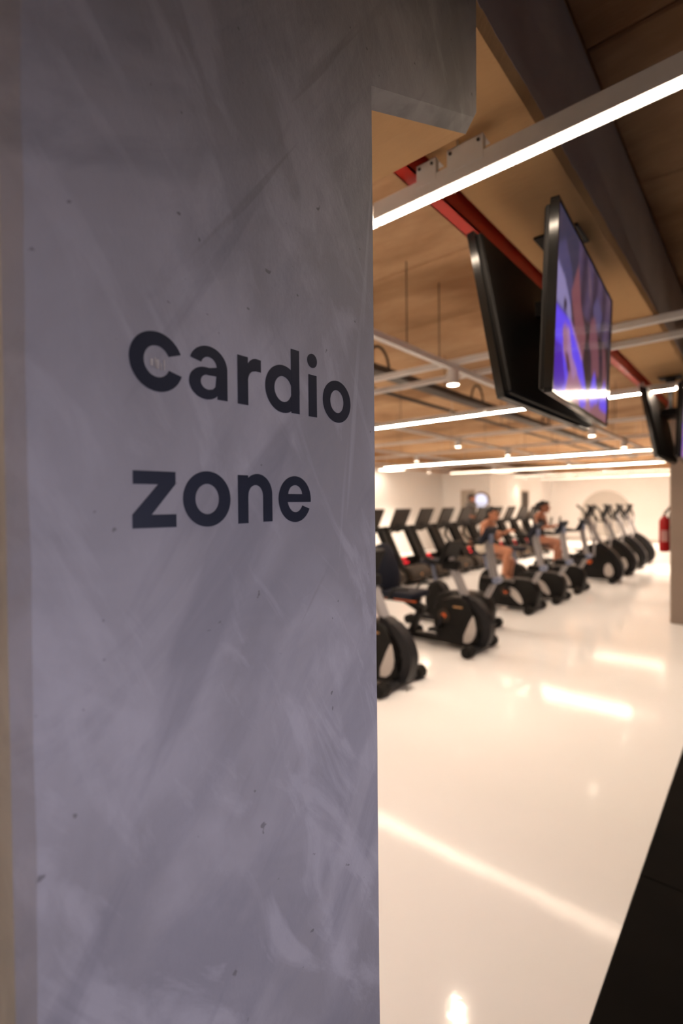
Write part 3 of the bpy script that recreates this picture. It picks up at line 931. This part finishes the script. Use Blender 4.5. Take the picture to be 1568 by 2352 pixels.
def elliptical(name, loc, label, group):
    r = empty(name, loc, label, 'elliptical trainer', group)
    foot_bar(r, 0, .27); foot_bar(r, 1.75, .24)
    MB().obox((0, 0, .07), (0, 1.75, .07), .10, .06, (1, 0, 0), .01).build('base_rail', 'char', r)
    pf = smooth_poly([(.02, .06), (-.10, .14), (-.08, .36), (.10, .62), (.30, .76), (.50, .74), (.68, .56), (.74, .20), (.66, .06)], 2)
    sh = MB().prism(pf, -.15, .15, 'x', .03).build('shroud', 'blackp', r, True)
    for s in (-1, 1):
        st = smooth_poly([(.05, .10), (-.02, .20), (.06, .40), (.16, .34), (.17, .14)], 2)
        MB().prism(st, s * .148, s * .157, 'x').build('side_panel', 'stripe', sh)
        MB().lathe([(.055, s * .150), (.05, s * .16)], (0, .44, .40), 'x', 18).build('hub', 'orange', sh, True)
    fr = MB()
    hoop = [(.30, .77), (.12, .66), (-.05, .46), (-.12, .25), (-.08, .10), (.0, .06)]
    fr.prism(band(hoop, .075), -.10, .10, 'x', .016)
    fr.build('front_hoop', 'char', r, True)
    MB().obox((0, .26, .74), (0, .52, 1.32), .10, .07, (1, 0, 0), .014).build('mast', 'silver', r)
    console(r, .52, 1.27, .40, .30, .45, 'blackp')
    for s in (-1, 1):
        MB().tube([(s * .05, .46, 1.16), (s * .22, .58, 1.18), (s * .20, .62, 1.28)], .017, 8).build('fixed_handle', 'rubber', r, True)
        o = .12 * s
        MB().tube([(s * .26, .36 + o * .3, .52), (s * .28, .42 + o, 1.0), (s * .29, .44 + o * 1.3, 1.25)], .019, 10).build('swing_arm', 'silver', r, True)
        MB().tube([(s * .29, .44 + o * 1.3, 1.25), (s * .27, .50 + o * 1.3, 1.42), (s * .22, .62 + o * 1.3, 1.55)], .022, 10).build('hand_grip', 'rubber', r, True)
        MB().obox((s * .26, .36 + o * .3, .50), (s * .22, 1.30 + o, .26 + o * .3), .05, .05, (1, 0, 0), .01).build('pedal_arm', 'char', r)
        MB().box(s * .22 - .075, s * .22 + .075, 1.05 + o, 1.42 + o, .30 + o * .3, .335 + o * .3, .01, 1).build('foot_plate', 'rubber', r)
        MB().obox((s * .22, 1.30 + o, .26 + o * .3), (s * .22, 1.72, .12), .05, .05, (1, 0, 0), .01).build('rear_link', 'char', r)
    return r

def treadmill(name, loc, label, group):
    r = empty(name, loc, label, 'treadmill', group)
    MB().box(-.36, .36, .25, 1.95, .07, .19, .015, 1).build('deck', 'blackp', r)
    MB().box(-.26, .26, .45, 1.93, .185, .197, .003, 1).build('belt', 'rubber', r)
    for s in (-1, 1):
        MB().box(min(s * .27, s * .37), max(s * .27, s * .37), .40, 1.95, .19, .215, .006, 1).build('side_rail', 'char', r)
        MB().box(min(s * .30, s * .36), max(s * .30, s * .36), 1.80, 1.90, 0, .08).build('foot', 'rubber', r)
        MB().box(min(s * .30, s * .36), max(s * .30, s * .36), .14, .26, 0, .08).build('foot', 'rubber', r)
        MB().obox((s * .39, .16, .12), (s * .39, .66, 1.10), .07, .13, (1, 0, 0), .015).build('upright', 'blackp', r)
        MB().tube([(s * .39, .62, 1.10), (s * .38, .85, 1.06), (s * .37, 1.05, .98)], .024, 10).build('handrail', 'rubber', r, True)
    hood = smooth_poly([(.0, .06), (.0, .20), (.08, .33), (.26, .37), (.44, .31), (.50, .20), (.50, .06)], 2)
    h = MB().prism(hood, -.36, .36, 'x', .03).build('motor_hood', 'brownp', r, True)
    MB().lathe([(.028, -.008), (.026, .0)], (-.05, .008, .20), 'y', 14).build('badge', 'gold', h, True)
    pn = MB().box(-.35, .35, .38, .42, .33, .53, .012, 1).build('lower_crossbar', 'blackp', r)
    i1 = MB().lathe([(.036, -.012), (.030, .0)], (0, .380, .0), 'y', 18)
    for v in i1.bm.verts: v.co.x, v.co.z = -.14 + v.co.x * 2.3, .50 + v.co.z * .9
    i1.build('indicator_light', 'redlamp', pn, True)
    MB().box(-.34, .04, .370, .381, .385, .425, .004, 1).build('light_strip', 'redlamp', pn)
    cb = MB(); cb.box(-.44, .44, .57, .72, 1.06, 1.15, .02, 2); cb.build('console_tray', 'blackp', r)
    MB().obox((0, .62, 1.10), (0, .58, 1.20), .20, .06, (1, 0, 0), .01).build('console_neck', 'blackp', r)
    a, b = Vector((0, .62, 1.15)), Vector((0, .46, 1.51))
    MB().obox(a, b, .56, .045, (1, 0, 0), .012).build('console', 'brownp', r)
    d = (b - a).normalized(); n = Vector((0, d.z, -d.y))
    MB().obox(a + d * .05 + n * .0235, b - d * .03 + n * .0235, .48, .003).build('display', 'blackg', r)
    return r

GB, GE, GT = 'recumbent and upright bikes in the front row', 'elliptical trainers at the end of the front row', 'treadmills in the back row'
B1 = recumbent_bike('recumbent_bike', (3.65, 2.44, 0), 'recumbent bike half hidden by the edge of the lettered pillar', GB)
dup(B1, (5.07, 2.36, 0), 'whole recumbent bike with navy seat, second machine of the front row')
U1 = upright_bike('upright_bike', (5.95, 2.66, 0), 'upright bike close behind the whole recumbent bike, its shroud hidden', GB)
dup(U1, (7.45, 2.60, 0), 'upright bike ridden by the woman with the low ponytail and white shorts')
dup(U1, (8.45, 2.53, 0), 'empty upright bike between the two riding women')
dup(U1, (9.60, 2.53, 0), 'upright bike ridden by the woman with the high ponytail')
E1 = elliptical('elliptical_trainer', (11.2, 2.33, 0), 'nearest elliptical trainer, its black shroud with orange hub in full view', GE)
dup(E1, (12.55, 2.33, 0), 'second elliptical trainer behind the nearest one')
dup(E1, (13.9, 2.36, 0), 'third elliptical trainer, second from the end of the row')
dup(E1, (15.2, 2.38, 0), 'farthest elliptical trainer, at the open end of the row')
T1 = None
tl = ['treadmill cut by the edge of the lettered pillar', 'second treadmill from the lettered pillar', 'third treadmill from the lettered pillar',
      'fourth treadmill from the lettered pillar', 'treadmill just before the one the man stands on', 'treadmill the man in grey is standing on',
      'treadmill seen behind the first riding woman', 'second treadmill past the man, between the two riding women', 'third treadmill past the man, left of the second riding woman', 'treadmill hidden behind the second riding woman']
for X, l in zip((7.76, 8.725, 9.69, 10.655, 11.62, 12.585, 13.55, 14.515, 15.48, 16.445), tl):
    if T1 is None: T1 = treadmill('treadmill', (X, 5.27, 0), l, GT)
    else: dup(T1, (X, 5.27, 0), l)

# ------------------------------------------------------------------ people
def remeshed(name, parts, mat, voxel, parent=None, smooth_it=3):
    """parts: (p, q, r1, r2) tapered capsules and (c, (rx,ry,rz)) ellipsoids, fused to one continuous skin"""
    bm = bmesh.new()
    for pt in parts:
        if len(pt) == 4:
            p, q, ra, rb = Vector(pt[0]), Vector(pt[1]), pt[2], pt[3]
            n = 12; d = (q - p)
            L = d.length
            d = d.normalized() if L > 1e-6 else Vector((0, 0, 1))
            x = d.orthogonal().normalized(); y = d.cross(x)
            prof = [(p - d * ra * math.cos(t), ra * math.sin(t)) for t in (0.05, .5, 1.0, PI / 2)] + [(q + d * rb * math.sin(t), rb * math.cos(t)) for t in (0, .57, 1.07, 1.52)]
            rings = [[bm.verts.new(c + (x * math.cos(2 * PI * k / n) + y * math.sin(2 * PI * k / n)) * rr) for k in range(n)] for c, rr in prof]
            for A, B in zip(rings, rings[1:]):
                for k in range(n): bm.faces.new((A[k], A[(k + 1) % n], B[(k + 1) % n], B[k]))
            bm.faces.new(rings[0][::-1]); bm.faces.new(rings[-1])
        else:
            c, s = Vector(pt[0]), pt[1]
            q = bmesh.ops.create_uvsphere(bm, u_segments=18, v_segments=12, radius=1.0)
            for v in q['verts']: v.co = c + Vector((v.co.x * s[0], v.co.y * s[1], v.co.z * s[2]))
    bmesh.ops.recalc_face_normals(bm, faces=bm.faces[:])
    me = bpy.data.meshes.new(name); bm.to_mesh(me); bm.free()
    o = bpy.data.objects.new(name, me); COL.objects.link(o)
    md = o.modifiers.new('r', 'REMESH'); md.mode = 'VOXEL'; md.voxel_size = voxel
    sm = o.modifiers.new('s', 'SMOOTH'); sm.iterations = smooth_it; sm.factor = .5
    dg = bpy.context.evaluated_depsgraph_get()
    m2 = bpy.data.meshes.new_from_object(o.evaluated_get(dg))
    bpy.data.objects.remove(o); bpy.data.meshes.remove(me)
    m2.name = name
    m2.materials.clear(); m2.materials.append(MT[mat])
    for p in m2.polygons: p.use_smooth = True
    return link(name, m2, parent)

def hand_parts(w, f, side, grip):
    """w: wrist, f: unit direction of the hand, side: +1/-1 ; fingers curl towards 'grip' (unit)"""
    w, f, g = Vector(w), Vector(f).normalized(), Vector(grip)
    g = (g - f * g.dot(f)).normalized()
    t = f.cross(g) * side
    P = [(w, w + f * .045, .024, .026)]
    for k, (off, ln) in enumerate(((-.027, .9), (-.009, 1.05), (.009, 1.0), (.027, .8))):
        a = w + f * .05 + t * off
        b = a + f * .030 * ln + g * .004
        c = b + f * .012 * ln + g * .026 * ln
        d = c - f * .012 + g * .016 * ln
        P += [(w + f * .02 + t * off * .7, a, .013, .011), (a, b, .0100, .0095), (b, c, .0095, .0088), (c, d, .0088, .0078)]
    b = w + f * .022 - t * .036 + g * .012
    c = b + f * .024 - t * .006 + g * .024
    P += [(w + f * .010 - t * .018, b, .014, .011), (b, c, .0110, .0092)]
    return P

def person(loc, label, J, skin, clothes, hair_style, group=None, s=1.0):
    """J: joints in local metres, facing -y"""
    r = empty('person', loc, label, 'person', group)
    v = {k: Vector(p) for k, p in J.items()}
    hd, nk, hp = v['head'], v['neck'], v['hip']
    ch = hp.lerp(nk, .70); ws = hp.lerp(nk, .38)
    P = [(hp + Vector((-.075, 0, -.01)), hp + Vector((.075, 0, -.01)), .105, .105), (hp, ws, .105, .098), (ws + Vector((-.03, 0, 0)), ch + Vector((-.06, 0, 0)), .088, .092), (ws + Vector((.03, 0, 0)), ch + Vector((.06, 0, 0)), .088, .092),
         (ch, nk, .10, .055), (nk, hd + Vector((0, .015, -.06)), .047, .045)]
    fd = Vector((0, -math.cos(J.get('nod', .3) if isinstance(J.get('nod'), float) else .35), -math.sin(.35)))
    P += [(hd + Vector((0, .012, .02)), (.073, .092, .095)), (hd + Vector((0, -.030, -.035)), (.056, .062, .075)),
          (hd + Vector((0, -.088, -.010)), hd + Vector((0, -.106, -.028)), .011, .014), (hd + Vector((0, -.066, -.088)), (.026, .024, .020)),
          (hd + Vector((-.03, -.084, .018)), hd + Vector((.03, -.084, .018)), .012, .012)]
    for sx in (-1, 1):
        P.append((hd + Vector((sx * .074, .012, -.012)), (.010, .020, .030)))
    for sx, sd in ((-1, 'l'), (1, 'r')):
        sh, el, wr = v['shoulder_' + sd], v['elbow_' + sd], v['wrist_' + sd]
        P += [(nk, sh, .055, .050), (ch, sh, .08, .055), (sh, el, .047, .037), (el, wr, .037, .025)]
        P += hand_parts(wr, v['hand_' + sd] - wr, sx, Vector((0, 0, -1)) if sd == 'l' else Vector((0, 0, -1)))
        hj, kn, an, to = hp + Vector((sx * .085, 0, -.01)), v['knee_' + sd], v['ankle_' + sd], v['toe_' + sd]
        calf = kn.lerp(an, .3) + Vector((0, .018, 0))
        P += [(hj, kn, .090, .056), (kn, calf, .054, .053), (calf, an, .053, .036), (an + Vector((0, .03, -.02)), to, .036, .028)]
    body = remeshed('body', P, skin, .0065, r)
    for name, mat, parts in clothes(v, hp, ws, ch, nk):
        remeshed(name, parts, mat, .010, r)
    # shoes
    for sd in 'lr':
        an, to = v['ankle_' + sd], v['toe_' + sd]
        remeshed('shoe', [(an + Vector((0, .035, -.045)), to + Vector((0, 0, -.012)), .044, .040), (an + Vector((0, .01, 0)), an + Vector((0, .02, -.04)), .046, .048)], J.get('shoe', 'greyc') if isinstance(J.get('shoe'), str) else 'greyc', .008, r)
    H = [(hd + Vector((0, .030, .040)), (.084, .092, .088)), (hd + Vector((0, .060, -.010)), (.074, .060, .085)), (hd + Vector((0, -.050, .072)), (.056, .045, .036))]
    if hair_style == 'high':
        H += [(hd + Vector((0, .12, .05)), hd + Vector((0, .15, -.02)), .040, .035), (hd + Vector((0, .15, -.02)), hd + Vector((0, .14, -.16)), .034, .016)]
    elif hair_style == 'low':
        H += [(hd + Vector((0, .10, -.03)), hd + Vector((0, .13, -.10)), .036, .032), (hd + Vector((0, .13, -.10)), hd + Vector((0, .12, -.24)), .030, .014)]
    remeshed('hair', H, 'hair', .008, r)
    for sx in (-1, 1):
        MB().ball(hd + Vector((sx * .030, -.083, -.002)), .0125, n=10).build('eye', 'eye', r, True)
    MB().ball(hd + Vector((0, -.086, -.060)), .020, (1, .4, .35), 10).build('mouth', 'lip', r, True)
    return r

def tank(col, strap=True):
    def f(v, hp, ws, ch, nk):
        P = [(hp + Vector((-.05, 0, .05)), hp + Vector((.05, 0, .05)), .118, .118), (hp, ws, .117, .110), (ws + Vector((-.03, 0, 0)), ch + Vector((-.055, 0, -.01)), .100, .102), (ws + Vector((.03, 0, 0)), ch + Vector((.055, 0, -.01)), .100, .102)]
        for sd in 'lr':
            P.append((ch + (v['shoulder_' + sd] - ch) * .25, nk.lerp(v['shoulder_' + sd], .55) + Vector((0, 0, .02)), .07, .030))
        return [('tank_top', col, P)]
    return f
def shorts(col, ln=.45):
    def f(v, hp, ws, ch, nk):
        P = [(hp + Vector((-.075, 0, -.01)), hp + Vector((.075, 0, -.01)), .116, .116)]
        for sx, sd in ((-1, 'l'), (1, 'r')):
            a = hp + Vector((sx * .085, 0, -.01))
            P.append((a, a.lerp(v['knee_' + sd], ln), .102, .088))
        return [('shorts', col, P)]
    return f
def tee(col):
    def f(v, hp, ws, ch, nk):
        P = [(hp + Vector((-.06, 0, .0)), hp + Vector((.06, 0, .0)), .122, .122), (hp, ws, .12, .116), (ws + Vector((-.03, 0, 0)), ch + Vector((-.06, 0, 0)), .106, .110), (ws + Vector((.03, 0, 0)), ch + Vector((.06, 0, 0)), .106, .110), (ch, nk + Vector((0, 0, -.03)), .105, .065)]
        for sd in 'lr':
            sh, el = v['shoulder_' + sd], v['elbow_' + sd]
            P += [(ch, sh, .09, .066), (sh, sh.lerp(el, .6), .064, .058), (nk, sh, .06, .06)]
        return [('t_shirt', col, P)]
    return f
def both(*fs): return lambda *a: [x for f in fs for x in f(*a)]

def rider(loc, neck_z, label, skin, cl, hair, shoe):
    J = dict(hip=(0, .79, .935), neck=(0, .72, neck_z), head=(0, .655, neck_z + .125),
             shoulder_l=(-.165, .725, neck_z - .05), elbow_l=(-.235, .70, neck_z - .28), wrist_l=(-.25, .50, 1.175), hand_l=(-.25, .40, 1.185),
             shoulder_r=(.165, .725, neck_z - .05), elbow_r=(.235, .68, neck_z - .27), wrist_r=(.25, .50, 1.175), hand_r=(.25, .40, 1.185),
             knee_l=(-.13, .345, .885), ankle_l=(-.185, .40, .515), toe_l=(-.185, .28, .465),
             knee_r=(.13, .41, .70), ankle_r=(.185, .475, .215), toe_r=(.185, .35, .165), shoe=shoe)
    return person(loc, label, {k: p for k, p in J.items() if k != 'shoe'} , skin, cl, hair, 'people training in the hall')
rider((7.45, 2.60, 0), 1.315, 'woman with a low ponytail riding an upright bike, black top and white shorts', 'skin', both(tank('blackc'), shorts('whitec', .22)), 'low', 'greyc')
rider((9.60, 2.53, 0), 1.40, 'woman with a high ponytail riding an upright bike in a black top, farther back', 'skin2', both(tank('blackc'), shorts('blackc', .18)), 'high', 'yellowc')
Jm = dict(hip=(0, 0, .93 + .2), neck=(0, 0, 1.43 + .2), head=(0, -.02, 1.545 + .2), shoulder_l=(-.19, 0, 1.39 + .2), elbow_l=(-.24, .06, 1.12 + .2), wrist_l=(-.22, -.16, 1.04 + .2), hand_l=(-.22, -.26, 1.06 + .2),
          shoulder_r=(.19, 0, 1.39 + .2), elbow_r=(.24, .05, 1.12 + .2), wrist_r=(.22, -.17, 1.06 + .2), hand_r=(.22, -.27, 1.08 + .2),
          knee_l=(-.10, -.10, .50 + .2), ankle_l=(-.10, -.05, .09 + .2), toe_l=(-.10, -.17, .045 + .2), knee_r=(.10, .02, .50 + .2), ankle_r=(.10, .16, .09 + .2), toe_r=(.10, .04, .045 + .2))
person((12.585, 6.10, 0), 'man in a grey t-shirt walking on a treadmill, seen past its console', Jm, 'skin2', both(tee('greyc'), shorts('blackc', .9)), 'short', 'people training in the hall')

# ------------------------------------------------------------------ far wall fittings
def door(name, axis, c, a, b, h, mat, label):
    root = empty(name, (0, 0, 0), label, None, kind='structure')
    t = .05
    f, p, k = MB(), MB(), MB()
    x = c
    f.box(x - .02, x, a - .06, a, 0, h + .06).box(x - .02, x, b, b + .06, 0, h + .06).box(x - .02, x, a, b, h, h + .06)
    p.box(x - .012, x, a, b, 0, h)
    k.box(x - .06, x - .012, a + .06, a + .09, 1.0, 1.03).box(x - .06, x - .045, a + .06, a + .2, 1.0, 1.03)
    f.build('door_frame', 'doorw', root); p.build('door_leaf', mat, root); k.build('handle', 'steel', root)
    return root
door('door_1', 'x', 17.0, 8.15, 8.58, 2.04, 'doorw', 'narrow taupe door on the boxed-out white wall, behind the man')
d2 = door('door_2', 'x', 0, -.40, .32, 2.05, 'dark', 'dark door in the side of the boxed-out wall, between the two riding women')
d2.location, d2.rotation_euler = (20.25, 7.499, 0), (0, 0, PI / 2)
rm = empty('wall_sign', (16.99, 7.84, 1.70), 'round lit sign with a brown rim on the boxed-out white wall', 'sign')
MB().lathe([(.31, -.04), (.31, 0)], (0, 0, 0), 'x', 36).build('rim', 'rim', rm, True)
MB().lathe([(.255, -.046), (.255, -.0405)], (0, 0, 0), 'x', 36).build('lit_face', 'glow', rm, True)
m = MB()
for i in range(5): m.box(-.052, -.0465, -.17 + .075 * i, -.145 + .075 * i, -.19, -.09)
m.build('print', 'rim', rm)
gd = MB().lathe([(.98, -.012), (.98, 0)], (0, 0, 0), 'x', 48).build('wall_disc', 'ghost', None, True, (X1 - .001, 5.25, 1.12))
tag(gd, 'large faint grey disc on the end wall behind the elliptical trainers', 'wall decoration')

ex = empty('fire_extinguisher', (7.90, 1.05, .93), 'red fire extinguisher hung behind the plain pillar at the right', 'fire extinguisher')
MB().lathe([(.045, 0), (.060, .012), (.063, .03), (.063, .40), (.057, .43), (.040, .455), (.024, .48)], (0, 0, 0), 'z', 24).build('cylinder', 'extred', ex, True)
lb = MB()
n = 10
ri = [[], []]
for i in range(n + 1):
    a = math.radians(150 + 80 * i / n)
    for j, z in enumerate((.14, .29)): ri[j].append(lb.bm.verts.new((.0638 * math.cos(a), .0638 * math.sin(a), z)))
for i in range(n): lb.bm.faces.new((ri[0][i], ri[0][i + 1], ri[1][i + 1], ri[1][i]))
lb.build('label', 'paper', ex)
MB().lathe([(.022, .475), (.024, .50), (.018, .53)], (0, 0, 0), 'z', 14).build('valve', 'chrome', ex, True)
MB().obox((0, 0, .52), (.0, -.07, .575), .02, .012).obox((0, .0, .535), (0, -.08, .61), .018, .01).build('handle', 'blackp', ex)
MB().tube([(.0, -.02, .52), (-.02, -.06, .60), (-.03, -.08, .58), (.068, -.04, .40), (.074, -.03, .20), (.074, -.03, .05)], .011, 8).build('hose', 'rubber', ex, True)
MB().box(-.03, .03, -.0745, -.058, .30, .36).build('wall_bracket', 'blackp', ex)
